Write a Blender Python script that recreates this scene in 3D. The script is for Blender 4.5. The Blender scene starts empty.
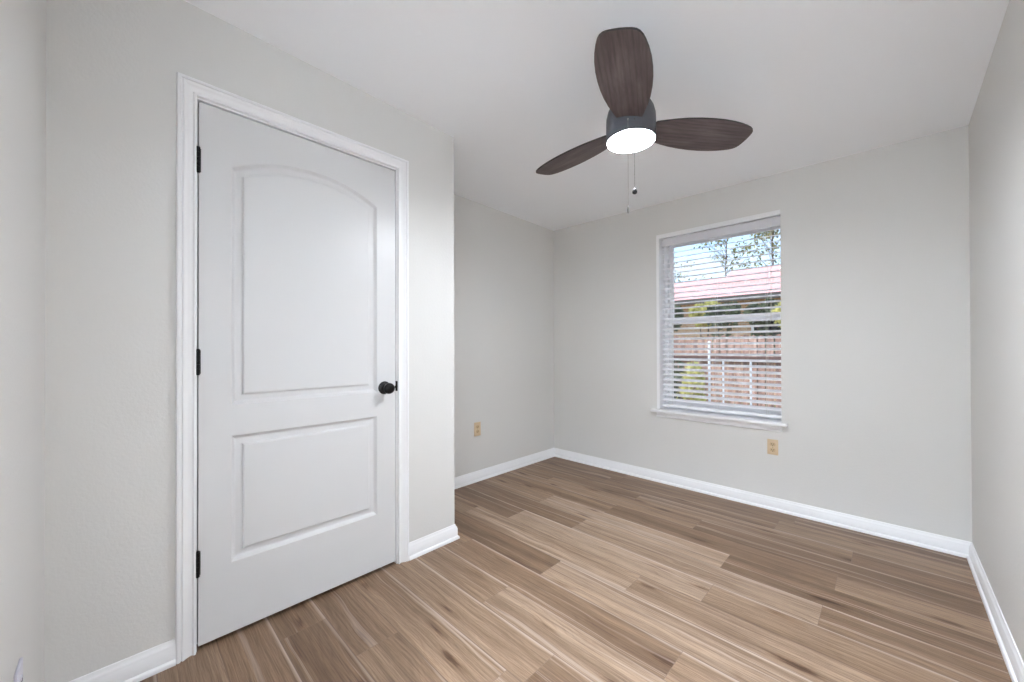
import bpy, bmesh, math, random
from mathutils import Vector, Matrix
random.seed(7)
C = bpy.context.scene.collection
sc = bpy.context.scene
PI = math.pi

# ------------------------------------------------------------------ room measures (metres)
CX, CH = 1.8277, 1.1178            # camera
W, A, D, YC, E = 2.1371, -0.6519, 3.1556, 1.3829, 0.154   # right wall, alcove wall, window wall, closet corner, rear wall
T = 0.12                           # wall thickness
DY0, DY1, DZ = 0.2083, 1.0071, 2.04
WX0, WX1, WZ0, WZ1 = 0.4499, 1.3037, 0.590, 2.0434
EX0, EX1 = 1.22, 1.99              # doorway in the rear wall
HY = -1.55                         # far side of the added, unseen hallway
def ceilz(x, y):
    return 2.357 - 0.0296*(y-1.5) + 0.0007*(x-1) - 0.0079*(x-1)*(y-1.5)

# ------------------------------------------------------------------ camera
yaw, pitch, roll = math.radians(44.354), math.radians(0.3014), math.radians(-0.1523)
F = Vector((-math.sin(yaw), math.cos(yaw), 0)); R = Vector((math.cos(yaw), math.sin(yaw), 0)); U = Vector((0, 0, 1))
F, U = F*math.cos(pitch)+U*math.sin(pitch), U*math.cos(pitch)-F*math.sin(pitch)
R, U = R*math.cos(roll)+U*math.sin(roll), U*math.cos(roll)-R*math.sin(roll)
cam = bpy.data.cameras.new('camera'); camo = bpy.data.objects.new('camera', cam); C.objects.link(camo)
m = Matrix((R, U, -F)).transposed().to_4x4(); m.translation = Vector((CX, 0, CH))
camo.matrix_world = m
cam.sensor_width = 36; cam.lens = 385.367/1024*36; cam.shift_y = (345.704-341)/1024
cam.clip_start = 0.02; cam.clip_end = 200
sc.camera = camo

# ------------------------------------------------------------------ node helpers
def mat(name):
    mt = bpy.data.materials.new(name); mt.use_nodes = True
    nt = mt.node_tree; nt.nodes.clear()
    out = nt.nodes.new('ShaderNodeOutputMaterial')
    return mt, nt, out
def nd(nt, t, **kw):
    n = nt.nodes.new(t)
    for k, v in kw.items():
        if k in ('ins',):
            for a, b in v.items(): n.inputs[a].default_value = b
        else: setattr(n, k, v)
    return n
def lk(nt, a, b): nt.links.new(a, b)
def ramp(nt, stops, src=None, interp='LINEAR'):
    r = nt.nodes.new('ShaderNodeValToRGB'); r.color_ramp.interpolation = interp
    el = r.color_ramp.elements
    while len(el) < len(stops): el.new(0.5)
    for e, (p, c) in zip(el, stops):
        e.position = p; e.color = (c if len(c) == 4 else (*c, 1)) if isinstance(c, tuple) else (c, c, c, 1)
    if src: nt.links.new(src, r.inputs[0])
    return r
def mix(nt, fac, a, b, mode='MIX'):
    n = nt.nodes.new('ShaderNodeMix'); n.data_type = 'RGBA'; n.blend_type = mode
    for k, v in ((0, fac), (6, a), (7, b)):
        if hasattr(v, 'links') or isinstance(v, bpy.types.NodeSocket): nt.links.new(v, n.inputs[k])
        else: n.inputs[k].default_value = v if k == 0 else (*v, 1)
    return n.outputs[2]
def srgb(r, g, b):
    f = lambda c: (c/255/12.92) if c/255 <= .04045 else ((c/255+.055)/1.055)**2.4
    return (f(r), f(g), f(b))
def simple(name, col, rough=.5, metal=0, bump=None, spec=.5, vary=0.0, vscale=4):
    mt, nt, out = mat(name)
    b = nd(nt, 'ShaderNodeBsdfPrincipled', ins={'Roughness': rough, 'Metallic': metal, 'Specular IOR Level': spec})
    b.inputs['Base Color'].default_value = (*col, 1)
    tc = nd(nt, 'ShaderNodeTexCoord')
    if vary:
        n = nd(nt, 'ShaderNodeTexNoise', ins={'Scale': vscale, 'Detail': 4})
        lk(nt, tc.outputs['Object'], n.inputs['Vector'])
        r = ramp(nt, [(0.3, tuple(c*(1-vary) for c in col)), (0.7, tuple(min(1, c*(1+vary)) for c in col))], n.outputs['Fac'])
        lk(nt, r.outputs[0], b.inputs['Base Color'])
    if bump:
        n = nd(nt, 'ShaderNodeTexNoise', ins={'Scale': bump[0], 'Detail': 3, 'Roughness': .6})
        lk(nt, tc.outputs['Object'], n.inputs['Vector'])
        bp = nd(nt, 'ShaderNodeBump', ins={'Strength': bump[1], 'Distance': bump[2]})
        lk(nt, n.outputs['Fac'], bp.inputs['Height']); lk(nt, bp.outputs[0], b.inputs['Normal'])
    lk(nt, b.outputs[0], out.inputs[0])
    return mt

# ------------------------------------------------------------------ world, sun, exposure
wd = bpy.data.worlds.new('world'); sc.world = wd; wd.use_nodes = True
nt = wd.node_tree; nt.nodes.clear()
wo = nd(nt, 'ShaderNodeOutputWorld'); bg = nd(nt, 'ShaderNodeBackground')
sky = nd(nt, 'ShaderNodeTexSky'); sky.sky_type = 'NISHITA'
sky.sun_disc = False; sky.sun_elevation = math.radians(48); sky.sun_rotation = math.radians(160); sky.air_density = 1.0; sky.dust_density = .6
tc = nd(nt, 'ShaderNodeTexCoord'); mp = nd(nt, 'ShaderNodeMapping'); mp.inputs['Scale'].default_value = (3, 3, 9)
cn = nd(nt, 'ShaderNodeTexNoise', ins={'Scale': 1.3, 'Detail': 7, 'Roughness': .6})
lk(nt, tc.outputs['Generated'], mp.inputs['Vector']); lk(nt, mp.outputs[0], cn.inputs['Vector'])
cr = ramp(nt, [(0.46, 0.0), (0.66, 0.8)], cn.outputs['Fac'])
lk(nt, mix(nt, cr.outputs[0], (0, 0, 0), (3.1, 3.3, 3.55)), bg.inputs['Color'])
mx = nt.nodes[-1]
lk(nt, sky.outputs[0], mx.inputs[6]); 
bg.inputs['Strength'].default_value = 0.14
lk(nt, bg.outputs[0], wo.inputs[0])
sun = bpy.data.lights.new('sun', 'SUN'); sun.energy = 2.6; sun.angle = math.radians(.6); sun.color = (1, .96, .9)
suno = bpy.data.objects.new('sun', sun); C.objects.link(suno)
suno.rotation_euler = Vector((.60, .44, -.67)).to_track_quat('-Z', 'Y').to_euler()
LAMP = 94.0       # fan lamp radiance
HALL_FILL = 205.0        # radiance of the added fill lamps in the unseen hallway
sc.view_settings.view_transform = 'Standard'; sc.view_settings.look = 'None'
sc.view_settings.exposure = 1.38; sc.cycles.diffuse_bounces = 10; sc.cycles.max_bounces = 16; sc.view_settings.gamma = 1.0
sc.view_settings.use_curve_mapping = False

# ------------------------------------------------------------------ mesh helpers
def obj(name, bm, material, parent=None, smooth=False, kind=None, label=None, group=None, cat=None):
    me = bpy.data.meshes.new(name); bmesh.ops.recalc_face_normals(bm, faces=bm.faces); bm.to_mesh(me); bm.free()
    if material: me.materials.append(material)
    o = bpy.data.objects.new(name, me); C.objects.link(o)
    if smooth:
        for p in me.polygons: p.use_smooth = True
        if smooth != 'all':
            me.set_sharp_from_angle(angle=math.radians(35))
    if parent: o.parent = parent
    if kind: o['kind'] = kind
    if label: o['label'] = label
    if group: o['group'] = group
    if cat: o['category'] = cat
    return o
def empty(name, loc, label=None, cat=None, group=None, kind=None):
    o = bpy.data.objects.new(name, None); C.objects.link(o); o.location = loc; o.empty_display_size = .05
    if label: o['label'] = label
    if cat: o['category'] = cat
    if group: o['group'] = group
    if kind: o['kind'] = kind
    return o
def B(): return bmesh.new()
def box(bm, x0, x1, y0, y1, z0, z1, bev=0, topf=None, mtx=None):
    b2 = bmesh.new()
    vs = []
    for z in (0, 1):
        for (x, y) in ((x0, y0), (x1, y0), (x1, y1), (x0, y1)):
            zz = z0 if z == 0 else (topf(x, y) if topf else z1)
            vs.append(b2.verts.new((x, y, zz)))
    for f in ((3, 2, 1, 0), (4, 5, 6, 7), (0, 1, 5, 4), (1, 2, 6, 5), (2, 3, 7, 6), (3, 0, 4, 7)):
        b2.faces.new([vs[i] for i in f])
    if bev: bmesh.ops.bevel(b2, geom=b2.edges[:], offset=bev, segments=2, affect='EDGES', profile=.5)
    if mtx: bmesh.ops.transform(b2, matrix=mtx, verts=b2.verts)
    me = bpy.data.meshes.new('t'); b2.to_mesh(me); b2.free(); bm.from_mesh(me); bpy.data.meshes.remove(me)
    return bm
def lathe(bm, prof, n=48, mtx=None):
    """prof: list of (radius, z) revolved about z."""
    rings = []
    for r, z in prof:
        if r < 1e-6: rings.append([bm.verts.new((0, 0, z))])
        else: rings.append([bm.verts.new((r*math.cos(2*PI*i/n), r*math.sin(2*PI*i/n), z)) for i in range(n)])
    allv = [v for r in rings for v in r]
    for a, b in zip(rings, rings[1:]):
        for i in range(n):
            j = (i+1) % n
            if len(a) == 1 and len(b) == 1: continue
            if len(a) == 1: bm.faces.new((a[0], b[i], b[j]))
            elif len(b) == 1: bm.faces.new((a[i], a[j], b[0]))
            else: bm.faces.new((a[i], a[j], b[j], b[i]))
    for ring in (rings[0], rings[-1]):
        if len(ring) > 1: bm.faces.new(ring)
    if mtx: bmesh.ops.transform(bm, matrix=mtx, verts=allv)
    return bm
def tube(bm, pts, r, n=10):
    pts = [Vector(p) for p in pts]; rings = []
    for i, p in enumerate(pts):
        t = (pts[min(i+1, len(pts)-1)]-pts[max(i-1, 0)]).normalized()
        a = t.orthogonal().normalized() if abs(t.z) < .9 else Vector((1, 0, 0))
        a = (a - t*a.dot(t)).normalized(); b = t.cross(a)
        rr = r[i] if isinstance(r, (list, tuple)) else r
        rings.append([bm.verts.new(p+(a*math.cos(2*PI*k/n)+b*math.sin(2*PI*k/n))*rr) for k in range(n)])
    for a, b in zip(rings, rings[1:]):
        for k in range(n): bm.faces.new((a[k], a[(k+1) % n], b[(k+1) % n], b[k]))
    bm.faces.new(rings[0]); bm.faces.new(rings[-1])
    return bm
def sweep(bm, path, prof, side, up):
    """Mitred sweep of a closed profile [(out, h)] along a 3-D polyline; out = side-normal of the path in its plane,
    h = along `up`. side(d) gives the outward vector for direction d."""
    pts = [Vector(p) for p in path]; n = len(pts); rings = []
    for i, p in enumerate(pts):
        dirs = []
        if i > 0: dirs.append((pts[i]-pts[i-1]).normalized())
        if i < n-1: dirs.append((pts[i+1]-pts[i]).normalized())
        ns = [side(d) for d in dirs]
        if len(ns) == 1: m_ = ns[0]
        else:
            m_ = (ns[0]+ns[1]); m_ = m_ / (m_.dot(ns[0])) if m_.length > 1e-6 else ns[0]
        rings.append([bm.verts.new(p + m_*o + Vector(up)*h) for o, h in prof])
    k = len(prof)
    for a, b in zip(rings, rings[1:]):
        for j in range(k): bm.faces.new((a[j], a[(j+1) % k], b[(j+1) % k], b[j]))
    bm.faces.new(rings[0]); bm.faces.new(rings[-1])
    return bm

# ------------------------------------------------------------------ materials
M_wall = simple('wall_paint', srgb(219, 218, 215), .62, bump=(95, .35, .0022), spec=.3)
M_ceil = simple('ceiling_paint', srgb(245, 247, 250), .8, bump=(60, .18, .002), spec=.2)
M_trim = simple('white_trim_paint', srgb(240, 240, 241), .3, spec=.45)
M_door = simple('white_door_paint', srgb(214, 214, 214), .34, spec=.4, bump=(260, .05, .0005))
M_black = simple('oil_rubbed_black_metal', (.012, .011, .011), .34, metal=.6)
M_blackplastic = simple('black_plastic', (.012, .012, .013), .6, spec=.3)
M_dark = simple('dark_slot', (.01, .009, .008), .7)
M_almond = simple('almond_plastic', srgb(213, 190, 156), .42, vary=.03)
M_almond2 = simple('almond_receptacle', srgb(198, 172, 136), .4, vary=.03)
M_pewter = simple('brushed_gunmetal', srgb(84, 86, 92), .5, metal=.2, vary=.05, vscale=20)
M_chain = simple('chain_metal', (.08, .078, .075), .45, metal=.6)
M_cord = simple('white_cord', srgb(225, 222, 215), .6)
M_blind = simple('white_blind', srgb(247, 247, 250), .42)
M_valance = simple('white_valance', srgb(214, 213, 217), .45)
M_vinyl = simple('white_vinyl', srgb(246, 248, 251), .35)
M_plate = simple('pale_plastic', srgb(206, 204, 216), .35)
M_bronze = simple('brass_screw', (.4, .3, .15), .35, metal=1)

def emit(name, col, s):
    mt, nt, out = mat(name); e = nd(nt, 'ShaderNodeEmission'); e.inputs[0].default_value = (*col, 1); e.inputs[1].default_value = s
    lk(nt, e.outputs[0], out.inputs[0]); return mt
M_lamp = emit('lit_diffuser', (.915, .97, 1.035), LAMP)
M_hall_fill = emit('hall_fill_diffuser', (.81, .935, 1.11), HALL_FILL)

# glass pane
M_glass, nt, out = mat('window_glass')
tr = nd(nt, 'ShaderNodeBsdfTransparent'); gl = nd(nt, 'ShaderNodeBsdfGlossy', ins={'Roughness': .02}); fr = nd(nt, 'ShaderNodeFresnel', ins={'IOR': 1.45})
tr.inputs[0].default_value = (.97, .98, .985, 1)
ms = nd(nt, 'ShaderNodeMixShader'); lk(nt, fr.outputs[0], ms.inputs[0]); lk(nt, tr.outputs[0], ms.inputs[1]); lk(nt, gl.outputs[0], ms.inputs[2]); lk(nt, ms.outputs[0], out.inputs[0])

# floor planks: 'plank' colour attribute = per plank random numbers, UV = (metres along the plank, 0..1 across)
def wood_planks():
    mt, nt, out = mat('oak_vinyl_planks')
    b = nd(nt, 'ShaderNodeBsdfPrincipled', ins={'Specular IOR Level': .42})
    at = nd(nt, 'ShaderNodeAttribute', attribute_name='plank'); sp = nd(nt, 'ShaderNodeSeparateColor'); lk(nt, at.outputs['Color'], sp.inputs[0])
    uv = nd(nt, 'ShaderNodeUVMap'); sx = nd(nt, 'ShaderNodeSeparateXYZ'); lk(nt, uv.outputs[0], sx.inputs[0])
    def mth(op, a, b_=None, c=None):
        n = nd(nt, 'ShaderNodeMath', operation=op)
        for i, v in enumerate((a, b_, c)):
            if v is None: continue
            if isinstance(v, (int, float)): n.inputs[i].default_value = v
            else: lk(nt, v, n.inputs[i])
        return n.outputs[0]
    offx = mth('MULTIPLY', sp.outputs[1], 37.0); offz = mth('MULTIPLY', sp.outputs[2], 53.0)
    def vec(su, sv):
        c = nd(nt, 'ShaderNodeCombineXYZ')
        lk(nt, mth('MULTIPLY', mth('ADD', sx.outputs[0], offx), su), c.inputs[0])
        lk(nt, mth('MULTIPLY', sx.outputs[1], sv), c.inputs[1]); lk(nt, offz, c.inputs[2]); return c.outputs[0]
    # gentle waviness of the grain
    wn = nd(nt, 'ShaderNodeTexNoise', ins={'Scale': 1.0, 'Detail': 2}); lk(nt, vec(2.2, 1.2), wn.inputs['Vector'])
    def wvec(su, sv, amp):
        c = nd(nt, 'ShaderNodeCombineXYZ')
        lk(nt, mth('MULTIPLY', mth('ADD', sx.outputs[0], offx), su), c.inputs[0])
        lk(nt, mth('MULTIPLY', mth('ADD', sx.outputs[1], mth('MULTIPLY', wn.outputs['Fac'], amp)), sv), c.inputs[1]); lk(nt, offz, c.inputs[2]); return c.outputs[0]
    broad = nd(nt, 'ShaderNodeTexNoise', ins={'Scale': 1.0, 'Detail': 3, 'Roughness': .55}); lk(nt, wvec(.8, 3.4, .25), broad.inputs['Vector'])
    fine = nd(nt, 'ShaderNodeTexNoise', ins={'Scale': 1.0, 'Detail': 6, 'Roughness': .7}); lk(nt, wvec(4, 30, .14), fine.inputs['Vector'])
    hair = nd(nt, 'ShaderNodeTexNoise', ins={'Scale': 1.0, 'Detail': 4, 'Roughness': .75}); lk(nt, wvec(7, 58, .06), hair.inputs['Vector'])
    # cathedral rings
    wv = nd(nt, 'ShaderNodeTexWave', wave_type='BANDS', bands_direction='Y', ins={'Scale': .8, 'Distortion': 7, 'Detail': 3, 'Detail Scale': 1.2, 'Detail Roughness': .6})
    lk(nt, wvec(.55, 4.2, 1.0), wv.inputs['Vector'])
    # tone of the plank
    tone = ramp(nt, [(0.0, srgb(112, 89, 70)), (0.3, srgb(129, 105, 84)), (0.6, srgb(144, 120, 98)), (1.0, srgb(160, 138, 118))], sp.outputs[0])
    bl = ramp(nt, [(0.34, (0.76, 0.72, 0.68)), (0.5, 1.0), (0.66, 1.22)], broad.outputs['Fac'])
    c = mix(nt, 1.0, tone.outputs[0], bl.outputs[0], 'MULTIPLY')
    fr_ = ramp(nt, [(0.32, (0.62, 0.56, 0.51)), (0.50, 1.0), (0.68, (1.20, 1.20, 1.19))], fine.outputs['Fac'])
    c = mix(nt, .9, c, fr_.outputs[0], 'MULTIPLY')
    hr = ramp(nt, [(0.36, (0.70, 0.66, 0.62)), (0.54, 1.08)], hair.outputs['Fac'])
    c = mix(nt, .85, c, hr.outputs[0], 'MULTIPLY')
    wr = ramp(nt, [(0.0, (0.80, 0.76, 0.72)), (0.35, 1.0)], wv.outputs['Fac'])
    c = mix(nt, .45, c, wr.outputs[0], 'MULTIPLY')
    # knots: sparse stretched dark flecks along the grain
    vo = nd(nt, 'ShaderNodeTexVoronoi', feature='F1', ins={'Scale': 1.0, 'Randomness': 1}); lk(nt, wvec(2.3, 1.7, .2), vo.inputs['Vector'])
    kn = nd(nt, 'ShaderNodeTexNoise', ins={'Scale': 1.0, 'Detail': 4, 'Roughness': .7}); lk(nt, wvec(12, 26, .2), kn.inputs['Vector'])
    kd = mth('ADD', vo.outputs['Distance'], mth('MULTIPLY', mth('SUBTRACT', kn.outputs['Fac'], .5), .34))
    kr = ramp(nt, [(0.0, (0.30, 0.22, 0.17)), (0.08, (0.46, 0.37, 0.31)), (0.13, (0.80, 0.74, 0.69)), (0.24, 1.0)], kd)
    c = mix(nt, .95, c, kr.outputs[0], 'MULTIPLY')
    # pale sapwood streaks
    ed = nd(nt, 'ShaderNodeTexNoise', ins={'Scale': 1.0, 'Detail': 2}); lk(nt, wvec(.35, 5.0, .3), ed.inputs['Vector'])
    er = ramp(nt, [(0.60, 0.0), (0.65, 0.35), (0.70, 0.0)], ed.outputs['Fac'])
    c = mix(nt, er.outputs[0], c, srgb(202, 184, 170))
    # pale sapwood along one long edge of some planks
    ee = mth('ADD', mth('SUBTRACT', 1.0, sx.outputs[1]), mth('MULTIPLY', mth('SUBTRACT', wn.outputs['Fac'], .5), .10))
    es = ramp(nt, [(0.0, .6), (0.04, .42), (0.08, 0.0)], ee)
    pick = ramp(nt, [(0.42, 0.0), (0.5, 1.0)], sp.outputs[1])
    c = mix(nt, mth('MULTIPLY', es.outputs[0], pick.outputs[0]), c, srgb(204, 186, 172))
    # seams
    ev = mth('MINIMUM', sx.outputs[1], mth('SUBTRACT', 1.0, sx.outputs[1]))
    se = ramp(nt, [(0.0, 0.0), (0.007, 0.0), (0.014, 1.0)], ev)
    c = mix(nt, mth('MULTIPLY', mth('SUBTRACT', 1.0, se.outputs[0]), .6), c, srgb(98, 78, 66))
    lk(nt, c, b.inputs['Base Color'])
    rr = ramp(nt, [(0.3, 0.40), (0.7, 0.50)], fine.outputs['Fac']); lk(nt, rr.outputs[0], b.inputs['Roughness'])
    bp = nd(nt, 'ShaderNodeBump', ins={'Strength': .12, 'Distance': .0015}); lk(nt, hair.outputs['Fac'], bp.inputs['Height']); lk(nt, bp.outputs[0], b.inputs['Normal'])
    lk(nt, b.outputs[0], out.inputs[0]); return mt
M_floor = wood_planks()

def blade_wood():
    mt, nt, out = mat('dark_walnut_blade')
    b = nd(nt, 'ShaderNodeBsdfPrincipled', ins={'Roughness': .5, 'Specular IOR Level': .4})
    tc = nd(nt, 'ShaderNodeTexCoord')
    def nz(scale, det, rgh, vs):
        m_ = nd(nt, 'ShaderNodeMapping'); m_.inputs['Scale'].default_value = vs; lk(nt, tc.outputs['Object'], m_.inputs['Vector'])
        n = nd(nt, 'ShaderNodeTexNoise', ins={'Scale': scale, 'Detail': det, 'Roughness': rgh}); lk(nt, m_.outputs[0], n.inputs['Vector']); return n
    br = nz(1, 3, .6, (4, 16, 4)); fi = nz(1, 6, .7, (9, 130, 9))
    m_ = nd(nt, 'ShaderNodeMapping'); m_.inputs['Scale'].default_value = (1.6, 15, 1); lk(nt, tc.outputs['Object'], m_.inputs['Vector'])
    wv = nd(nt, 'ShaderNodeTexWave', wave_type='BANDS', bands_direction='Y', ins={'Scale': 1.1, 'Distortion': 5.5, 'Detail': 2, 'Detail Scale': .9}); lk(nt, m_.outputs[0], wv.inputs['Vector'])
    c = ramp(nt, [(0.25, srgb(72, 59, 58)), (0.55, srgb(98, 85, 84)), (0.8, srgb(118, 105, 105))], br.outputs['Fac']).outputs[0]
    c = mix(nt, .6, c, ramp(nt, [(0.0, (0.68, 0.66, 0.66)), (0.5, 1.0)], wv.outputs['Fac']).outputs[0], 'MULTIPLY')
    c = mix(nt, .9, c, ramp(nt, [(0.3, 0.68), (0.65, 1.14)], fi.outputs['Fac']).outputs[0], 'MULTIPLY')
    lk(nt, c, b.inputs['Base Color']); lk(nt, b.outputs[0], out.inputs[0]); return mt
M_blade = blade_wood()

# ------------------------------------------------------------------ floor (individual plank faces, one floor)
def build_floor():
    bm = B(); uvl = bm.loops.layers.uv.new('UVMap'); cl = bm.loops.layers.float_color.new('plank')
    pw, L = .170, 1.20
    known = {0: .158, 1: .44, 3: .95, 5: .08, 6: .593, 7: .954, 8: .031, 9: .417, 10: 1.21, 11: .443, 12: .957, 13: .482, 15: .19}
    tones = {(8, 0): .18, (8, 1): .9, (8, 2): .6, (9, 0): .3, (9, 1): .82, (9, 2): .35, (10, 0): .85, (10, 1): .16, (10, 2): .2, (11, 0): .5, (11, 1): .3, (11, 2): .62,
             (12, 0): .6, (12, 1): .2, (12, 2): .3, (13, 0): .3, (13, 1): .45, (13, 2): .25, (14, 0): .2, (14, 1): .35, (15, 0): .25, (15, 1): .4, (15, 2): .22,
             (7, 0): .75, (7, 1): .7, (7, 2): .4, (6, 0): .15, (6, 1): .8, (6, 2): .55, (5, 0): .55, (5, 1): .32, (5, 2): .6, (4, 0): .6, (4, 1): .8, (4, 2): .5,
             (3, 0): .66, (3, 1): .35, (2, 0): .6, (2, 1): .65, (1, 0): .45, (1, 1): .62, (0, 0): .42, (0, 1): .2}
    x0, x1 = A-T, W+T+.6
    for k in range(-13, 18):
        ya, yb = .435+pw*k, .435+pw*(k+1)
        ya_, yb_ = max(ya, HY), min(yb, D+T)
        if yb_ <= ya_: continue
        j = known.get(k, (k*.437) % L)
        n = -3
        rs = random.Random(k*7+3)
        for n in range(-3, 4):
            xa, xb = j+(n-1)*L, j+n*L        # plank index n ends at joint n
            ca, cb = max(xa, x0), min(xb, x1)
            t = rs.random(); c1, c2 = rs.random(), rs.random()
            if cb <= ca: continue
            t = tones.get((k, n-0), None) if (k, n) in tones else .2+.6*t
            vs = [bm.verts.new((x, y, 0)) for x, y in ((ca, ya_), (cb, ya_), (cb, yb_), (ca, yb_))]
            f = bm.faces.new(vs)
            for l in f.loops:
                l[uvl].uv = (l.vert.co.x-xa, (l.vert.co.y-ya)/pw); l[cl] = (t, c1, c2, 1)
        for n in range(-2, 4):              # short end joints
            xj = j+n*L
            if x0 < xj < x1:
                vs = [bm.verts.new((x, y, .0002)) for x, y in ((xj-.0009, ya_), (xj+.0009, ya_), (xj+.0009, yb_), (xj-.0009, yb_))]
                f = bm.faces.new(vs)
                for l in f.loops: l[uvl].uv = (0, .014); l[cl] = (0, .5, 0, 1)
    me = bpy.data.meshes.new('floor'); bm.to_mesh(me); bm.free(); me.materials.append(M_floor)
    o = bpy.data.objects.new('floor', me); C.objects.link(o); o['kind'] = 'structure'
    # thickness below
    return o
build_floor()
bm = B(); box(bm, A-T, W+T+.6, HY-T, D+T, -.25, -.004); obj('floor_slab', bm, simple('concrete', (.3, .29, .28), .9, vary=.1), kind='structure')

# ------------------------------------------------------------------ walls
def wall(name, boxes):
    bm = B()
    for (x0, x1, y0, y1, z0, z1) in boxes:
        if z1 is None: box(bm, x0, x1, y0, y1, z0, 0, topf=ceilz)
        else: box(bm, x0, x1, y0, y1, z0, z1)
    return obj(name, bm, M_wall, kind='structure')
JT = .010   # gap for jamb
wall('wall_closet', [(-T, 0, -E, DY0-JT, 0, None), (-T, 0, DY1+JT, YC, 0, None), (-T, 0, DY0-JT, DY1+JT, DZ+JT, None)])
wall('wall_alcove', [(A, -T, YC-T, YC, 0, None)])
wall('wall_left', [(A-T, A, -E, D, 0, None)])
wall('wall_far', [(A-T, WX0-.012, D, D+T+.06, 0, None), (WX1, W+T, D, D+.098, 0, None), (WX1+.066, W+T, D+.098, D+T+.06, 0, None),
                  (WX0-.012, WX1, D, D+.098, 0, WZ0-.012), (WX0-.012, WX1, D, D+.098, WZ1+.012, None), (WX0-.012, WX1+.066, D+.098, D+T+.06, 0, WZ0-.012), (WX0-.012, WX1+.066, D+.098, D+T+.06, WZ1+.012, None)])
wall('wall_right', [(W, W+T, -E, D, 0, None)])
wall('wall_rear', [(A-T, EX0-.012, -E-T, -E, 0, None), (EX1+.012, W+T, -E-T, -E, 0, None), (EX0-.012, EX1+.012, -E-T, -E, DZ+.02, None)])
wall('wall_added_hall_far', [(A-T, W+T+.6, HY-T, HY, 0, None)])  # unseen hallway, added so that its lamps light the room
wall('wall_added_hall_left', [(A-T-.02, A, HY, -E-T, 0, None)])
wall('wall_added_hall_right', [(W+.5, W+.6, HY, -E-T, 0, None)])
wall('wall_added_hall_near', [(W+T, W+.5, -E-T, -E, 0, None)])
# ceiling: gently sagging old ceiling, following the measured corners
bm = B(); nx, ny = 12, 16; xs = [A-T-.02+(W+T+.62-A+T)*i/nx for i in range(nx+1)]; ys = [HY-T+(D+T+.06-HY+T)*i/ny for i in range(ny+1)]
lo = [[bm.verts.new((x, y, ceilz(x, y))) for y in ys] for x in xs]
hi = [[bm.verts.new((x, y, 2.62)) for y in ys] for x in xs]
for g in (lo, hi):
    for i in range(nx):
        for j in range(ny): bm.faces.new((g[i][j], g[i+1][j], g[i+1][j+1], g[i][j+1]))
for i in range(nx):
    for j in (0, ny): bm.faces.new((lo[i][j], lo[i+1][j], hi[i+1][j], hi[i][j]))
for j in range(ny):
    for i in (0, nx): bm.faces.new((lo[i][j], lo[i][j+1], hi[i][j+1], hi[i][j]))
obj('ceiling', bm, M_ceil, kind='structure', smooth=True)

# ------------------------------------------------------------------ baseboards (board with a curved top and a shoe moulding)
BH = .084
bprof = [(0, 0), (.022, 0), (.022, .006), (.0205, .012), (.017, .0165), (.013, .018), (.013, .058), (.0115, .0605), (.0115, .064), (.009, .070), (.006, .074), (.005, .079), (.0035, .083), (0, BH)]
rot90 = lambda d: Vector((-d.y, d.x, 0))       # left-hand side of travel
rotm90 = lambda d: Vector((d.y, -d.x, 0))
path = [(0, DY1+.0674+.0001, 0), (0, YC, 0), (A, YC, 0), (A, D, 0), (W, D, 0), (W, -E, 0)]
# room lies on the right-hand side when travelling this way
def mitre_seg(name, i, closed_prof=bprof, pth=path):
    bm = B(); pts = [Vector(p) for p in pth]
    def nrm(a): d = (pts[a+1]-pts[a]).normalized(); return rotm90(d)
    rings = []
    for e in (i, i+1):
        ns = [nrm(i)]
        other = i-1 if e == i else i+1
        if 0 <= other < len(pts)-1: ns.append(nrm(other))
        m_ = ns[0] if len(ns) == 1 else (ns[0]+ns[1])/((ns[0]+ns[1]).dot(ns[0]))
        rings.append([bm.verts.new(pts[e]+m_*o+Vector((0, 0, h))) for o, h in closed_prof])
    k = len(closed_prof)
    for j in range(k): bm.faces.new((rings[0][j], rings[0][(j+1) % k], rings[1][(j+1) % k], rings[1][j]))
    bm.faces.new(rings[0]); bm.faces.new(rings[1])
    return obj(name, bm, M_trim, kind='structure', smooth=True)
for i, nme in enumerate(('baseboard_closet', 'baseboard_alcove', 'baseboard_left', 'baseboard_far', 'baseboard_right')): mitre_seg(nme, i)
p2 = [(EX0-.0695, -E, 0), (0, -E, 0), (0, DY0-.0630-.0001, 0)]
mitre_seg('baseboard_rear', 0, pth=p2); mitre_seg('baseboard_near', 1, pth=p2)

# ------------------------------------------------------------------ closet door
cprof = [(.0005, 0), (.0005, .0080), (.002, .0110), (.0070, .0120), (.0095, .0085), (.0120, .0060), (.017, .0065), (.024, .0090), (.031, .0135), (.036, .0175), (.0395, .0190), (.0410, .0135), (.0440, .0135), (.0455, .0190), (.0500, .0205), (.0550, .0190), (.0575, .0150), (.0575, 0)]
def casing(name, pts, fn):
    """pts along the inner edge of the casing in the wall plane; fn = wall normal"""
    bm = B(); pts = [Vector(p) for p in pts]; n = Vector(fn)
    sweep(bm, pts, cprof, lambda d: d.cross(n).normalized(), fn)
    return obj(name, bm, M_trim, kind='structure', smooth=True)
ci = .005
# inner edges: 5 mm reveal outside the slab opening
casing('trim_1', [(0, DY0-ci, 0), (0, DY0-ci, DZ+ci+.002), (0, DY1+ci+.005, DZ+ci+.002), (0, DY1+ci+.005, 0)], (1, 0, 0)) if False else None
bm = B(); y0c, y1c, zc = DY0-.0055, DY1+.0099, DZ+.0100
pts = [Vector((0, y0c, 0)), Vector((0, y0c, zc)), Vector((0, y1c, zc)), Vector((0, y1c, 0))]
sweep(bm, pts, cprof, lambda d: Vector((0, -d.z, d.y)), (1, 0, 0))
obj('trim_1', bm, M_trim, kind='structure', smooth=True)
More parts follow.
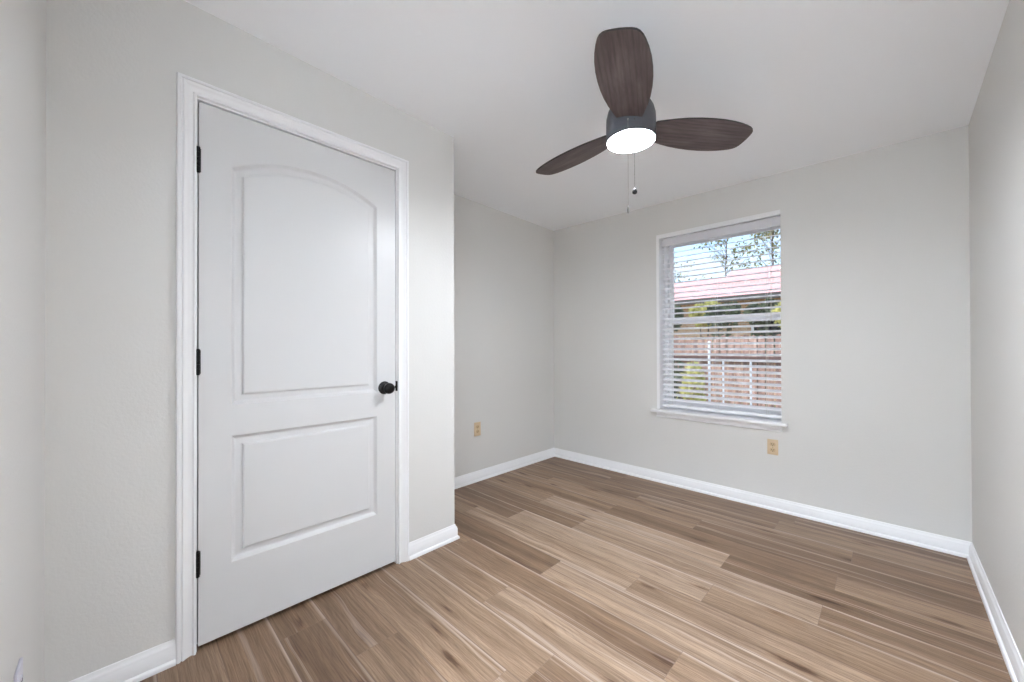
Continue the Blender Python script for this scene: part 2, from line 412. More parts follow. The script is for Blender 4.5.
# jamb lining
bm = B()
box(bm, -T, -.0005, DY0-JT+.0002, DY0-.0035, 0, DZ+.0035); box(bm, -T, -.0005, DY1+.0045, DY1+JT-.0002, 0, DZ+.0035); box(bm, -T, -.0005, DY0-JT+.0002, DY1+JT-.0002, DZ+.0035, DZ+JT-.0002)
box(bm, -.075, -.050, DY0-.0035, DY0+.009, 0, DZ); box(bm, -.075, -.050, DY1-.008, DY1+.0045, 0, DZ); box(bm, -.075, -.050, DY0, DY1, DZ-.009, DZ+.0035)
obj('trim_2', bm, M_trim, kind='structure')

def door_slab():
    bm = B(); xf = -.0012; xb = -.0362; zb = .018
    N = 28
    def loop(kind, ins, x):
        pts = []
        ya, yb = .3085+ins, .9065-ins
        if kind == 'top':
            z0, zs, sag = .8975+ins, 1.824-ins, .082
            half = (.9065-.3085)/2; Rr = (half*half+sag*sag)/(2*sag); zc_ = 1.824+sag-Rr; yc = .6075; R2 = Rr-ins
            hw = half-ins; ztop = lambda y: zc_+math.sqrt(R2*R2-(y-yc)**2)
            pts = [(ya, z0), (yb, z0)] + [(yb+(ya-yb)*i/N, ztop(yb+(ya-yb)*i/N)) for i in range(N+1)]
        else:
            z0, z1 = .287+ins, .7785-ins
            pts = [(ya, z0), (yb, z0), (yb, z1), (ya, z1)]
        return [bm.verts.new((x, y, z)) for y, z in pts]
    prof = [(0, 0), (.002, -.0012), (.010, -.0125), (.013, -.0150), (.017, -.0158), (.034, -.0140), (.038, -.0125), (.041, -.0050), (.046, -.0030)]
    edges = []
    outer = [bm.verts.new((xf, y, z)) for y, z in ((DY0+.0012, zb), (DY1-.001, zb), (DY1-.001, DZ-.004), (DY0+.0012, DZ-.004))]
    for i in range(4): edges.append(bm.edges.new((outer[i], outer[(i+1) % 4])))
    for kind in ('top', 'low'):
        prev = None
        for ins, dx in prof:
            lp = loop(kind, ins, xf+dx)
            if prev is None:
                for i in range(len(lp)): edges.append(bm.edges.new((lp[i], lp[(i+1) % len(lp)])))
            else:
                for i in range(len(lp)):
                    j = (i+1) % len(lp); bm.faces.new((prev[i], prev[j], lp[j], lp[i]))
            prev = lp
        bm.faces.new(prev)
    bmesh.ops.triangle_fill(bm, edges=edges, use_beauty=True, use_dissolve=False)
    back = [bm.verts.new((xb, y, z)) for y, z in ((DY0+.0012, zb), (DY1-.001, zb), (DY1-.001, DZ-.004), (DY0+.0012, DZ-.004))]
    for i in range(4):
        j = (i+1) % 4; bm.faces.new((outer[i], outer[j], back[j], back[i]))
    bm.faces.new(back)
    me = bpy.data.meshes.new('door_1'); bmesh.ops.recalc_face_normals(bm, faces=bm.faces); bm.to_mesh(me); bm.free(); me.materials.append(M_door)
    for p in me.polygons: p.use_smooth = True
    me.set_sharp_from_angle(angle=math.radians(12))
    o = bpy.data.objects.new('door_1', me); C.objects.link(o); o['kind'] = 'structure'
    return o
door = door_slab()
# hinges: knuckled barrels in the gap
def hinge(zc_):
    bm = B(); y = DY0-.0018; x = .0062; h = .087
    for k in range(5):
        z0 = zc_-h/2+k*h/5; lathe(bm, [(.0066, z0+.0006), (.0066, z0+h/5-.0006)], 16, Matrix.Translation((x, y, 0)))
    lathe(bm, [(.0050, zc_-h/2), (.0050, zc_+h/2)], 12, Matrix.Translation((x, y, 0)))
    for s in (-1, 1):
        zz = zc_+s*h/2
        lathe(bm, [(.0060, zz), (.0066, zz+s*.002), (.0050, zz+s*.0045), (0, zz+s*.006)], 16, Matrix.Translation((x, y, 0)))
    box(bm, -.02, .004, y-.0012, y+.0012, zc_-h/2, zc_+h/2)
    box(bm, -.0010, .0008, DY0+.0015, DY0+.007, zc_-h/2, zc_+h/2)
    return obj('hinge', bm, M_black, door, smooth=True)
for z in (1.817, 1.068, .324): hinge(z)
# knob
KY, KZ = .9445, .917
mk = Matrix.Translation((-.0012, KY, KZ)) @ Matrix.Rotation(PI/2, 4, 'Y')
bm = B(); lathe(bm, [(0, 0), (.0325, 0), (.033, .002), (.032, .005), (.027, .0085), (.018, .0105), (.0135, .012), (.0120, .018), (.0118, .026), (.0135, .031), (.020, .036), (.0255, .042), (.0275, .049), (.0270, .056), (.0235, .0625), (.017, .067), (.009, .0695), (0, .0702)], 48, mk)
obj('knob', bm, M_black, door, smooth='all')
bm = B(); box(bm, -.012, .0030, DY1-.0008, DY1+.0088, KZ-.022, KZ+.030, .0014); lathe(bm, [(0, 0), (.009, 0), (.009, .0012), (0, .0012)], 16, Matrix.Translation((-.0005, DY1+.003, KZ)) @ Matrix.Rotation(PI/2, 4, 'Y'))
obj('latch_plate', bm, M_black, door)

# entry doorway behind the camera: casing and jambs
bm = B(); pts = [Vector((EX1+.005, -E, 0)), Vector((EX1+.005, -E, DZ+.013)), Vector((EX0-.005, -E, DZ+.013)), Vector((EX0-.005, -E, 0))]
sweep(bm, pts, cprof, lambda d: Vector((d.z, 0, -d.x)), (0, 1, 0))
obj('trim_3', bm, M_trim, kind='structure', smooth=True)
bm = B(); box(bm, EX0-.0118, EX0, -E-T, -E-.0002, 0, DZ+.008); box(bm, EX1, EX1+.0118, -E-T, -E-.0002, 0, DZ+.008); box(bm, EX0-.0118, EX1+.0118, -E-T, -E-.0002, DZ+.008, DZ+.0198)
obj('trim_4', bm, M_trim, kind='structure')

# ------------------------------------------------------------------ window
win = empty('window_1', (0, 0, 0), kind='structure')
bm = B()   # lining boards round the opening
d1 = D+T+.06
box(bm, WX0-.0118, WX0+.012, D-.0015, d1, WZ0+.0165, WZ1-.021)
box(bm, WX0-.0118, WX1-.0002, D-.0015, D+.097, WZ1-.021, WZ1+.0118); box(bm, WX0-.0118, WX1+.0655, D+.0982, d1, WZ1-.021, WZ1+.0118)
obj('window_lining', bm, M_trim, win)
bm = B(); box(bm, WX0-.047, WX1+.037, D-.056, D-.0001, .5835, .6055, .007); box(bm, WX0-.0105, WX1-.0005, D-.004, D+.0975, .5845, .6055); box(bm, WX0-.0105, WX1+.0655, D+.0985, D+T+.055, .5845, .6055)
obj('window_sill', bm, M_trim, win, smooth=True)
bm = B()
apr = [(0, .5400), (.009, .5400), (.0135, .5435), (.015, .549), (.0135, .554), (.009, .556), (.009, .5834), (0, .5834)]
rA = [bm.verts.new((WX0-.012, D-o, z)) for o, z in apr]; rB = [bm.verts.new((WX1+.004, D-o, z)) for o, z in apr]
for j in range(len(apr)): bm.faces.new((rA[j], rA[(j+1) % len(apr)], rB[(j+1) % len(apr)], rB[j]))
bm.faces.new(rA); bm.faces.new(rB)
obj('apron', bm, M_trim, win, smooth=True)
# vinyl frame and the two sashes
y0 = D+.105
def rect_frame(bm, x0, x1, z0, z1, y0, y1, w, wt=None, wb=None, bev=.002):
    wt = wt or w; wb = wb or w
    box(bm, x0, x0+w, y0, y1, z0, z1, bev); box(bm, x1-w, x1, y0, y1, z0, z1, bev)
    box(bm, x0+w, x1-w, y0, y1, z1-wt, z1, bev); box(bm, x0+w, x1-w, y0, y1, z0, z0+wb, bev)
fx0, fx1, fz0, fz1 = WX0+.0125, WX1+.065, .606, WZ1-.022
bm = B(); rect_frame(bm, fx0, fx1, fz0, fz1, y0, y0+.072, .026); obj('window_frame', bm, M_vinyl, win)
bm = B(); rect_frame(bm, fx0+.027, fx1-.027, 1.312, fz1-.027, y0+.038, y0+.062, .032, .030, .040); up = obj('upper_sash', bm, M_vinyl, win)
bm = B(); rect_frame(bm, fx0+.027, fx1-.027, fz0+.027, 1.352, y0+.010, y0+.036, .034, .042, .046); low = obj('lower_sash', bm, M_vinyl, win)
bm = B(); box(bm, fx0+.057, fx1-.057, y0+.048, y0+.052, 1.350, fz1-.056); obj('pane', bm, M_glass, up)
bm = B(); box(bm, fx0+.059, fx1-.059, y0+.021, y0+.025, fz0+.071, 1.311); obj('pane', bm, M_glass, low)
bm = B(); xm = (fx0+fx1)/2; box(bm, xm-.028, xm+.028, y0+.004, y0+.030, 1.3522, 1.362, .003); lathe(bm, [(0, 0), (.010, 0), (.009, .008), (0, .009)], 16, Matrix.Translation((xm, y0+.018, 1.362)))
obj('sash_lock', bm, M_vinyl, low)

# ------------------------------------------------------------------ window blind (hangs in the opening)
bx0, bx1 = .478, 1.300; by = D+.040
bl = empty('window_blind', ((bx0+bx1)/2, by, 1.99), 'white two-inch horizontal slat blind lowered over the only window, slats tilted open', 'window blind')
inv = Matrix.Translation(-Vector(bl.location))
def bobj(name, bm, mt, par=None, smooth=False, label=None):
    bmesh.ops.transform(bm, matrix=inv, verts=bm.verts); return obj(name, bm, mt, par or bl, smooth=smooth, label=label)
bm = B(); box(bm, bx0-.002, bx1+.002, D+.012, D+.019, 1.952, 2.013, .0022); box(bm, bx0-.002, bx0+.004, D+.019, D+.03, 1.952, 2.013); bobj('valance', bm, M_valance)
bm = B(); box(bm, bx0+.006, bx1-.004, D+.022, D+.068, 1.968, 2.018, .001); bobj('headrail', bm, M_blind)
def slat(bm, x0, x1, yc, zc_, tilt, w=.050, th=.0028, crown=.0022):
    n = 6; ct, st = math.cos(tilt), math.sin(tilt)
    top, bot = [], []
    for i in range(n+1):
        u = -w/2+w*i/n; h = crown*(1-(2*u/w)**2)
        for lst, dh in ((top, th/2), (bot, -th/2)):
            a, b = u, h+dh; lst.append((yc+a*ct-b*st, zc_+a*st+b*ct))
    prof = top+bot[::-1]
    r0 = [bm.verts.new((x0, y, z)) for y, z in prof]; r1 = [bm.verts.new((x1, y, z)) for y, z in prof]
    k = len(prof)
    for j in range(k): bm.faces.new((r0[j], r0[(j+1) % k], r1[(j+1) % k], r1[j]))
    bm.faces.new(r0); bm.faces.new(r1)
sp_ = .0417; zs = [.686+sp_*i for i in range(31)]; zs = [z for z in zs if z < 1.955]
bm = B()
for z in zs: slat(bm, bx0, bx1, by, z, math.radians(17))
bobj('slats', bm, M_blind, smooth=True)
bm = B(); box(bm, bx0, bx1, by-.026, by+.026, .628, .646, .004); bobj('bottom_rail', bm, M_blind)
lx = [bx0+.085, (bx0+bx1)/2, bx1-.085]
for x in lx:
    bm = B()
    for yy in (by-.027, by+.027): tube(bm, [(x, yy, .646), (x, yy, 1.968)], .0007, 6)
    bobj('ladder_cord', bm, M_cord)
for x, zt in ((1.243, 1.262), (1.249, 1.300)):
    bm = B(); tube(bm, [(x, D+.010, 1.985), (x+.001, D+.0105, 1.7), (x, D+.010, zt)], .0009, 6); cd = bobj('lift_cord', bm, M_dark if False else M_cord)
    bm = B(); lathe(bm, [(0, .0), (.0070, .001), (.0088, .006), (.0078, .015), (.0035, .022), (0, .024)], 16, Matrix.Translation((x, D+.010, zt-.024)))
    bobj('tassel', bm, M_blackplastic, cd, smooth='all', label='small dark tassel')

# ------------------------------------------------------------------ ceiling fan
FX, FY, BZ = 1.0555, 1.5085, 2.040
fz = ceilz(FX, FY)
fan = empty('ceiling_fan', (FX, FY, fz), 'three-blade ceiling fan with dark walnut blades, gunmetal housing and a lit round lamp', 'ceiling fan')
def fobj(name, bm, mt, par=fan, smooth='all', label=None):
    return obj(name, bm, mt, par, smooth=smooth, label=label)
z0 = -fz   # fan-local = world - (FX,FY,fz)
bm = B(); lathe(bm, [(0, .004), (.070, .004), (.0705, -.008), (.069, -.022), (.060, -.042), (.040, -.056), (.022, -.062), (0, -.062)], 48); fobj('canopy', bm, M_pewter, smooth=True)
bm = B(); lathe(bm, [(.0135, -.058), (.0135, 2.155-fz)], 24); fobj('downrod', bm, M_pewter, smooth=True)
bm = B(); q = lambda z: z-fz
lathe(bm, [(0, q(2.163)), (.026, q(2.163)), (.030, q(2.158)), (.055, q(2.150)), (.082, q(2.134)), (.093, q(2.112)), (.0995, q(2.085)), (.1005, q(2.062)), (.1005, q(1.990)), (.0995, q(1.9850)), (.0962, q(1.9840)), (.0962, q(1.997)), (0, q(1.997))], 72)
fobj('motor_housing', bm, M_pewter, smooth=True)
bm = B(); lathe(bm, [(.0952, q(1.993)), (.0955, q(1.9850)), (.092, q(1.9830)), (.080, q(1.9815)), (.05, q(1.9805)), (0, q(1.980))], 64)
fobj('lamp_diffuser', bm, M_lamp, smooth='all', label='glowing white round lamp diffuser')
half = [(.092, .050), (.13, .062), (.17, .0735), (.22, .084), (.27, .0905), (.32, .0935), (.37, .0935), (.42, .0895), (.46, .083), (.49, .0755), (.512, .068), (.526, .060), (.535, .050), (.5395, .038), (.542, .02), (.543, 0)]
outl = half + [(x, -y) for x, y in half[-2::-1]]
def blade(ang):
    bm = B(); th = .0065
    def bow(y): return 0.0
    t_ = [bm.verts.new((x, y, th/2)) for x, y in outl]; b_ = [bm.verts.new((x, y, -th/2)) for x, y in outl]
    bm.faces.new(t_); bm.faces.new(b_)
    for i in range(len(outl)): j = (i+1) % len(outl); bm.faces.new((t_[i], t_[j], b_[j], b_[i]))
    o = fobj('blade', bm, M_blade, smooth=False)
    o.data.materials.append(simple('black_blade_edge', (.02, .018, .018), .45))
    for p in o.data.polygons[2:]: p.material_index = 1
    o.location = (0, 0, BZ-fz)
    o.rotation_euler = (Matrix.Rotation(math.radians(ang), 3, 'Z') @ Matrix.Rotation(math.radians(-10), 3, 'X')).to_euler()
    # bracket that carries the blade
    bm = B(); box(bm, .085, .150, -.024, .024, th/2, th/2+.004, .0015)
    for bx_ in (.118, .138):
        for s in (-1, 1): lathe(bm, [(0, th/2+.004), (.004, th/2+.004), (.003, th/2+.006), (0, th/2+.0065)], 10, Matrix.Translation((bx_, s*.014, 0)))
    obj('blade_bracket', bm, M_black, o)
for a in (-66.3, 53.3, 173.3): blade(a)
tocam = (Vector((CX, 0, 0))-Vector((FX, FY, 0))).normalized(); rt = Vector((R.x, R.y, 0)).normalized()
def chain(off, zend, fob):
    p = tocam*.103 + rt*off; bm = B()
    zt = q(2.022); ze = q(zend)
    tube(bm, [p*.93+Vector((0, 0, zt)), p*1.01+Vector((0, 0, zt))], .0032, 10)
    n = int((zt-ze)/.0042)
    for i in range(n):
        z = zt-(zt-ze)*(i+.5)/n; bmesh.ops.create_icosphere(bm, subdivisions=1, radius=.0010, matrix=Matrix.Translation((p.x, p.y, z)))
    tube(bm, [(p.x, p.y, zt), (p.x, p.y, ze)], .00045, 5)
    return p, bm, ze
p, bm, ze = chain(.015, 1.742, 'ball'); ch = fobj('pull_chain', bm, M_chain, smooth=True)
bm = B(); lathe(bm, [(0, .012), (.003, .012), (.004, .008), (.0085, .003), (.0098, -.003), (.0085, -.009), (.004, -.012), (0, -.0125)], 24, Matrix.Translation((p.x, p.y, ze-.006)))
fobj('chain_knob', bm, M_blackplastic, ch, label='round dark knob')
p, bm, ze = chain(-.011, 1.672, 'tip'); ch = fobj('pull_chain', bm, simple('grey_cord', srgb(150, 148, 145), .6), smooth=True, label='thin pale cord')
bm = B(); lathe(bm, [(0, .006), (.0025, .005), (.0038, -.004), (.0040, -.016), (.0028, -.021), (0, -.022)], 20, Matrix.Translation((p.x, p.y, ze-.003)))
fobj('chain_knob', bm, simple('grey_metal_fob', (.22, .21, .2), .35, metal=.6), ch, label='slim grey end piece')

# ------------------------------------------------------------------ wall outlets
def outlet(name, loc, rotz, w, h, label, m1=M_almond, m2=M_almond2):
    o = empty(name, loc, label, 'wall outlet'); o.rotation_euler = (0, 0, rotz)
    bm = B(); box(bm, -w/2, w/2, -.0055, 0, -h/2, h/2, .0022)
    obj('cover_plate', bm, m1, o, smooth=True)
    for s in (1, -1):
        zc_ = s*.0195; bm = B()
        pr = []
        for i in range(28):
            a = 2*PI*i/28; x = .0172*math.cos(a); z = max(-.0125, min(.0125, .0172*math.sin(a))); pr.append((x, z))
        f0 = [bm.verts.new((x, -.0052, zc_+z)) for x, z in pr]; f1 = [bm.verts.new((x*.96, -.0075, zc_+z*.96)) for x, z in pr]
        for i in range(28): j = (i+1) % 28; bm.faces.new((f0[i], f0[j], f1[j], f1[i])) if (pr[i] != pr[j]) else None
        bm.faces.new(f1); rc = obj('receptacle', bm, m2, o)
        bm = B()
        for sx_, hh in ((-.0063, .0045), (.0063, .0036)): box(bm, sx_-.0011, sx_+.0011, -.0080, -.0076, zc_+.002-hh, zc_+.002+hh)
        lathe(bm, [(0, 0), (.0024, 0), (.0024, .0004), (0, .0004)], 12, Matrix.Translation((0, -.0076, zc_-.0075)) @ Matrix.Rotation(PI/2, 4, 'X'))
        obj('slots', bm, M_dark, rc)
    bm = B(); lathe(bm, [(0, 0), (.0033, 0), (.003, .001), (0, .0013)], 14, Matrix.Translation((0, -.0054, 0)) @ Matrix.Rotation(PI/2, 4, 'X'))
    obj('screw', bm, M_bronze, o, smooth=True)
    return o
outlet('wall_outlet', (A, 2.1145, .435), PI/2, .070, .115, 'almond duplex outlet low on the alcove wall beyond the closet corner')
outlet('wall_outlet', (1.2525, D, .4295), 0, .0635, .105, 'almond duplex outlet on the window wall just below the right end of the sill')
# pale plate on the rear wall, bottom left edge of the photo
M_plate2 = simple('pale_plastic_receptacle', srgb(196, 194, 206), .35)
outlet('wall_plate', (.457, -E, .364), PI, .072, .115, 'pale grey plastic outlet plate on the rear wall at the bottom left photo edge', m1=M_plate, m2=M_plate2)

# ------------------------------------------------------------------ unseen hallway lamps, added to brighten the room and its ceiling
for hx, where in ((.35, 'left'), (1.65, 'right')):
    hl = empty('added_hall_fill_light', (hx, -.85, ceilz(hx, -.85)), 'round added fill light in the unseen hallway, the %s one of two' % where, 'added fill light', 'added hallway fill lights')
    bm = B(); lathe(bm, [(0, .004), (.17, .004), (.17, -.02), (.16, -.03), (.15, -.03), (0, -.03)], 48); obj('base', bm, M_pewter, hl, smooth=True)
    bm = B(); lathe(bm, [(.155, -.0302), (.15, -.05), (.12, -.07), (.07, -.085), (0, -.09)], 48); obj('diffuser', bm, M_hall_fill, hl, smooth='all')

# ------------------------------------------------------------------ outside
GZ = -.38
M_grass = simple('lawn', srgb(120, 122, 78), .95, vary=.25, vscale=3)
bm = B(); box(bm, -30, 14, D+T+.06, 45, GZ-.1, GZ); obj('ground', bm, M_grass, kind='structure')
bm = B(); box(bm, -4.5, 4.5, D+T+.07, D+2.3, GZ, GZ+.03); obj('bounce_patio', bm, simple('pale_bounce_surface', srgb(205, 202, 196), .9, vary=.05), kind='structure')  # unseen pale slab, added to bounce sunlight up through the window
# board fence
def boards_mat():
    mt, nt, out = mat('weathered_fence_wood')
    b = nd(nt, 'ShaderNodeBsdfPrincipled', ins={'Roughness': .85})
    tc = nd(nt, 'ShaderNodeTexCoord'); m_ = nd(nt, 'ShaderNodeMapping'); m_.inputs['Scale'].default_value = (7.2, 1, 1.4)
    lk(nt, tc.outputs['Object'], m_.inputs['Vector'])
    n = nd(nt, 'ShaderNodeTexNoise', ins={'Scale': 2.0, 'Detail': 5, 'Roughness': .65}); lk(nt, m_.outputs[0], n.inputs['Vector'])
    r = ramp(nt, [(0.3, srgb(84, 66, 60)), (0.5, srgb(158, 128, 116)), (0.72, srgb(206, 178, 164))], n.outputs['Fac'])
    lk(nt, r.outputs[0], b.inputs['Base Color']); lk(nt, b.outputs[0], out.inputs[0]); return mt
M_fence = boards_mat()
FYY = 6.6
fence = empty('board_fence', (-1.5, FYY, GZ), 'weathered brown vertical board fence seen through the lower half of the blind', 'fence')
fx = -5.2; bm = B(); rr = random.Random(3)
while fx < 3.2:
    w_ = .088; top = 1.30-GZ+rr.uniform(-.015, .015)-(.0)
    x = fx+1.5
    vs = [(x, 0), (x+w_, 0), (x+w_, top-.03), (x+w_-.03, top), (x+.03, top), (x, top-.03)]
    yo = rr.uniform(-.006, .006)
    a_ = [bm.verts.new((p0, -.012+yo, p1)) for p0, p1 in vs]; b_ = [bm.verts.new((p0, .008+yo, p1)) for p0, p1 in vs]
    bm.faces.new(a_); bm.faces.new(b_)
    for i in range(6): j = (i+1) % 6; bm.faces.new((a_[i], a_[j], b_[j], b_[i]))
    fx += w_+rr.uniform(.006, .022)
obj('boards', bm, M_fence, fence)
M_rail = simple('dark_fence_rail', srgb(92, 72, 68), .9, vary=.2)
for z in (.25, 1.27):
    bm = B(); box(bm, -3.7, 4.7, -.055, -.018, z, z+.085); obj('rail', bm, M_rail, fence)
for x in (-3.0, -.6, 1.8, 4.2):
    bm = B(); box(bm, x+.12, x+.21, .01, .10, 0, 1.64); obj('post', bm, M_rail, fence)
# white post in front of the fence
M_wpost = simple('white_post', srgb(228, 234, 244), .5)
def wpost(name, x, y, r, z1, label):
    bm = B(); lathe(bm, [(0, 0), (r, 0), (r, z1-GZ), (r*1.25, z1-GZ+.005), (r*1.25, z1-GZ+.02), (0, z1-GZ+.035)], 20)
    o = obj(name, bm, M_wpost, smooth=True, label=label, cat='post'); o.location = (x, y, GZ); return o
wpost('garden_post', .103, 5.55, .015, 1.17, 'tall white post outside before the fence, tallest of the pale posts')
wpost('garden_post', .163, 5.95, .012, .92, 'short pale post outside before the fence, just right of the tall white post')
wpost('garden_post', .50, 5.95, .013, .92, 'short pale post outside before the fence, near the right edge of the window')
# neighbouring house
M_shingle = None
mt, nt, out = mat('rose_roof_shingles'); b = nd(nt, 'ShaderNodeBsdfPrincipled', ins={'Roughness': .9})
tc = nd(nt, 'ShaderNodeTexCoord'); br = nd(nt, 'ShaderNodeTexBrick', ins={'Scale': 3.0, 'Mortar Size': .012, 'Brick Width': .3, 'Row Height': .14})
br.inputs['Color1'].default_value = (*srgb(222, 178, 177), 1); br.inputs['Color2'].default_value = (*srgb(214, 166, 166), 1); br.inputs['Mortar'].default_value = (*srgb(180, 120, 120), 1)
lk(nt, tc.outputs['Object'], br.inputs['Vector']); lk(nt, br.outputs['Color'], b.inputs['Base Color']); lk(nt, b.outputs[0], out.inputs[0]); M_shingle = mt
mt, nt, out = mat('tan_brick'); b = nd(nt, 'ShaderNodeBsdfPrincipled', ins={'Roughness': .9})
tc = nd(nt, 'ShaderNodeTexCoord'); mp = nd(nt, 'ShaderNodeMapping'); mp.inputs['Rotation'].default_value = (PI/2, 0, 0); br = nd(nt, 'ShaderNodeTexBrick', ins={'Scale': 4.0, 'Mortar Size': .02})
br.inputs['Color1'].default_value = (*srgb(206, 172, 140), 1); br.inputs['Color2'].default_value = (*srgb(186, 148, 118), 1); br.inputs['Mortar'].default_value = (*srgb(210, 200, 185), 1)
lk(nt, tc.outputs['Object'], mp.inputs[0]); lk(nt, mp.outputs[0], br.inputs['Vector']); lk(nt, br.outputs['Color'], b.inputs['Base Color']); lk(nt, b.outputs[0], out.inputs[0]); M_brick = mt
house = empty('neighbour_house', (-3, 12.8, GZ), 'neighbouring tan brick house with a rose shingle roof beyond the fence', 'house')
def hob(name, bm, m_, label=None, par=None):
    bmesh.ops.transform(bm, matrix=Matrix.Translation((3, -12.8, -GZ)), verts=bm.verts); return obj(name, bm, m_, par or house, label=label)
bm = B(); box(bm, -11, 4, 12.8, 18.5, GZ, 2.62); hob('walls', bm, M_brick)
def gable(x0, x1, ye, ze, yr, zr):
    bm = B(); t = .12; ye2 = 2*yr-ye
    pr = [(ye, ze), (yr, zr), (ye2, ze), (ye2, ze-t), (yr, zr-t*1.0), (ye, ze-t)]
    a_ = [bm.verts.new((x0, y, z)) for y, z in pr]; b_ = [bm.verts.new((x1, y, z)) for y, z in pr]
    for i in range(6): j = (i+1) % 6; bm.faces.new((a_[i], a_[j], b_[j], b_[i]))
    for r_ in (a_, b_): bm.faces.new((r_[0], r_[1], r_[4], r_[5])); bm.faces.new((r_[1], r_[2], r_[3], r_[4]))
    return bm
hob('roof', gable(-11.5, 4.5, 12.2, 2.56, 15.0, 3.61), M_shingle)
hob('upper_roof', gable(-2.1, 4.4, 13.6, 3.20, 15.2, 3.84), M_shingle)
bm = B(); box(bm, -11.5, 4.5, 12.10, 12.19, 2.42, 2.57); hob('gutter', bm, simple('gutter_eave_shade', srgb(70, 66, 64), .6))  # gutter coloured dark: the shade along the eave is put into its colour
for x in (-4.6, -1.0):
    bm = B(); rect_frame(bm, x, x+1.1, .7, 1.9, 12.74, 12.83, .06); wf = hob('house_window', bm, M_vinyl)
    bm = B(); box(bm, x+.06, x+1.04, 12.78, 12.795, .76, 1.84); bmesh.ops.transform(bm, matrix=Matrix.Translation((3, -12.8, -GZ)), verts=bm.verts); obj('pane', bm, simple('dark_glass', (.03, .035, .04), .1), wf)

# foliage
def leaf_mat(name, c1, c2):
    mt, nt, out = mat(name); b = nd(nt, 'ShaderNodeBsdfPrincipled', ins={'Roughness': .6}); tc = nd(nt, 'ShaderNodeTexCoord')
    n = nd(nt, 'ShaderNodeTexNoise', ins={'Scale': 5, 'Detail': 3}); lk(nt, tc.outputs['Object'], n.inputs['Vector'])
    r = ramp(nt, [(0.35, c1), (0.65, c2)], n.outputs['Fac']); lk(nt, r.outputs[0], b.inputs['Base Color'])
    t = nd(nt, 'ShaderNodeBsdfTranslucent'); lk(nt, r.outputs[0], t.inputs[0]); ms = nd(nt, 'ShaderNodeMixShader', ins={0: .35})
    lk(nt, b.outputs[0], ms.inputs[1]); lk(nt, t.outputs[0], ms.inputs[2]); lk(nt, ms.outputs[0], out.inputs[0]); return mt
M_yg = leaf_mat('yellow_green_leaves', srgb(168, 168, 96), srgb(222, 216, 146))
M_dg = leaf_mat('dark_green_leaves', srgb(62, 72, 60), srgb(116, 128, 98))
M_tl = leaf_mat('tree_leaves', srgb(70, 78, 62), srgb(172, 168, 104))
M_bark = simple('bark', srgb(96, 82, 72), .9, vary=.2)
def leaf(bm, p, s, rs):
    n = Vector((rs.gauss(0, 1), rs.gauss(0, 1), rs.gauss(0, 1))).normalized(); a = n.orthogonal().normalized(); a.rotate(Matrix.Rotation(rs.random()*6.28, 3, n)); b = n.cross(a)
    vs = [bm.verts.new(p+a*s*x+b*s*y+n*s*z) for x, y, z in ((-.5, 0, 0), (-.1, .26, .05), (.5, 0, 0), (-.1, -.26, .05))]
    bm.faces.new((vs[0], vs[1], vs[2])); bm.faces.new((vs[0], vs[2], vs[3]))
def plant(name, loc, blobs, n, s, mt, label, cat, seed, trunk=None, limbs=()):
    rs = random.Random(seed); root = empty(name, loc, label, cat)
    bm = B()
    for _ in range(n):
        (cx, cy, cz, rx, ry, rz) = rs.choice(blobs)
        while True:
            v = Vector((rs.uniform(-1, 1), rs.uniform(-1, 1), rs.uniform(-1, 1)))
            if .25 < v.length < 1: break
        leaf(bm, Vector((cx+v.x*rx, cy+v.y*ry, cz+v.z*rz)), s*rs.uniform(.6, 1.3), rs)
    obj('foliage', bm, mt, root)
    bm = B()
    for pts, r0 in limbs: tube(bm, pts, [r0*(1-.75*i/(len(pts)-1)) for i in range(len(pts))], 8)
    obj('trunk', bm, M_bark, root, smooth=True)
    return root
# yellow-green shrub in front of the fence
plant('shrub', (-.10, 5.45, GZ), [(0, 0, .75, .20, .18, .30), (.03, 0, 1.05, .15, .15, .25), (-.05, 0, .45, .22, .2, .3)], 700, .09, M_yg, 'bright yellow-green shrub before the fence, lower left of the window', 'shrub', 5,
      limbs=[([(0, 0, 0), (.02, 0, .5), (.03, .02, 1.1)], .015), ([(0, 0, .1), (-.08, 0, .5), (-.1, .02, .8)], .010)])
plant('shrub', (-.78, 6.02, GZ), [(0, 0, .5, .32, .25, .5), (.15, 0, .95, .30, .25, .4), (-.2, 0, 1.0, .3, .25, .4)], 1500, .09, M_dg, 'dark green shrub before the fence behind the yellow-green shrub', 'shrub', 6,
      limbs=[([(0, 0, 0), (.05, 0, .5), (.15, 0, 1.1)], .02), ([(0, 0, .1), (-.12, 0, .5), (-.2, .02, 1.1)], .014)])
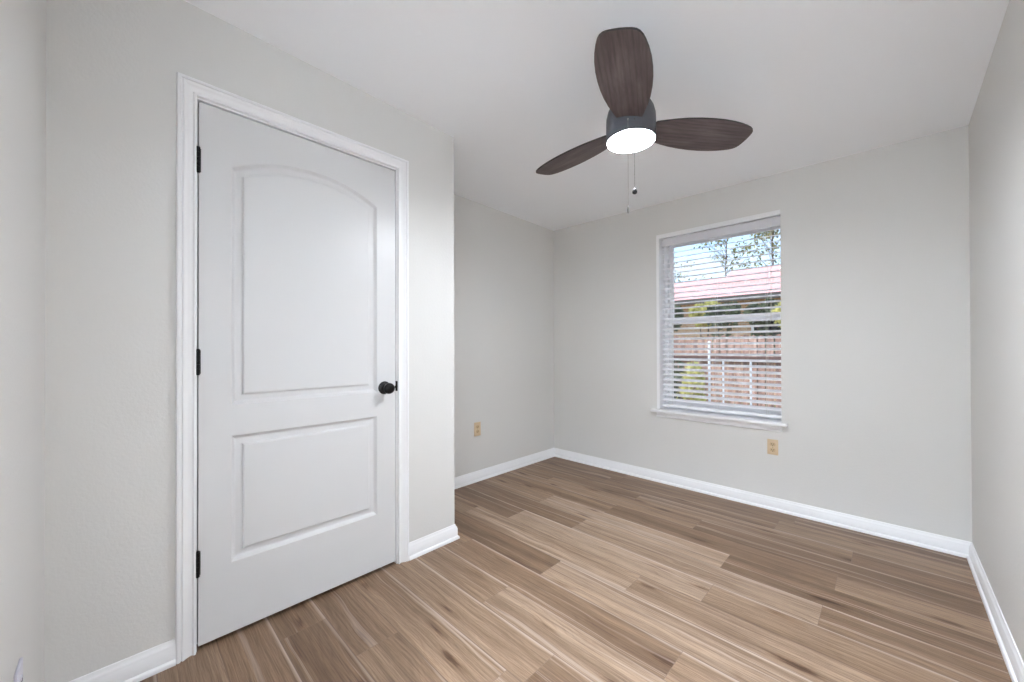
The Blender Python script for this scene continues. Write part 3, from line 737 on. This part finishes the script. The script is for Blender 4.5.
# greenery over the fence
hedge = [(-2.55, 10.7, 2.66, M_dg), (-1.85, 11.5, 2.80, M_yg), (-1.15, 10.7, 2.66, M_dg), (-.45, 11.5, 2.72, M_dg), (.30, 10.7, 2.60, M_yg)]
labs = ['dark bush against the house at the left side of the window', 'yellow-green bush against the house left of the window centre', 'dark bush against the house at the window centre', 'dark bush against the house right of the window centre', 'yellow-green bush against the house at the right edge of the window']
for i, (x, y, h, mt_) in enumerate(hedge):
    lowb = [] if i < 2 else [(0, 0, h-1.1, .38, .38, .35)]
    plant('bush', (x, y, GZ), [(0, 0, h-.42, .40, .40, .34), (.16, 0, h-.25, .24, .35, .24), (-.18, 0, h-.32, .24, .35, .24)]+lowb, 1500, .12, mt_, labs[i], 'bush', 20+i,
          limbs=[([(0, 0, 0), (.05, 0, h*.5), (.12, 0, h-.3)], .04), ([(0, 0, .3), (-.1, 0, h*.6), (-.15, 0, h-.4)], .03)])
# trees behind the house, thin crowns against the sky
def tree(loc, h, spread, seed, label, n=1500):
    rs = random.Random(seed); limbs = [([(0, 0, 0), (.1, 0, h*.35), (-.1, .1, h*.7), (.05, 0, h)], .06)]; blobs = []
    for k in range(22):
        z = h*rs.uniform(.45, .98); a = rs.random()*6.28; L_ = spread*rs.uniform(.35, 1.0)*(1.25-z/h*.6)
        e_ = (math.cos(a)*L_, math.sin(a)*L_, z+rs.uniform(.1, .7)); limbs.append(([(0, 0, z*.85), (e_[0]*.5, e_[1]*.5, z*.95), e_], .016))
        blobs.append((*e_, .55, .55, .35)); blobs.append((e_[0]*.6, e_[1]*.6, z, .5, .5, .25))
    plant('tree', loc, blobs, n, .17, M_tl, label, 'tree', seed, limbs=limbs)
tree((-1.9, 21, GZ), 8.6, 2.6, 41, 'thin leafy tree behind the house, at the right of the sky in the window', 1500)
tree((-4.4, 23, GZ), 8.2, 2.6, 42, 'thin leafy tree behind the house, at the middle of the sky in the window', 1100)
tree((-7.6, 24, GZ), 6.2, 2.2, 43, 'low leafy tree behind the house, at the left of the sky in the window', 500)
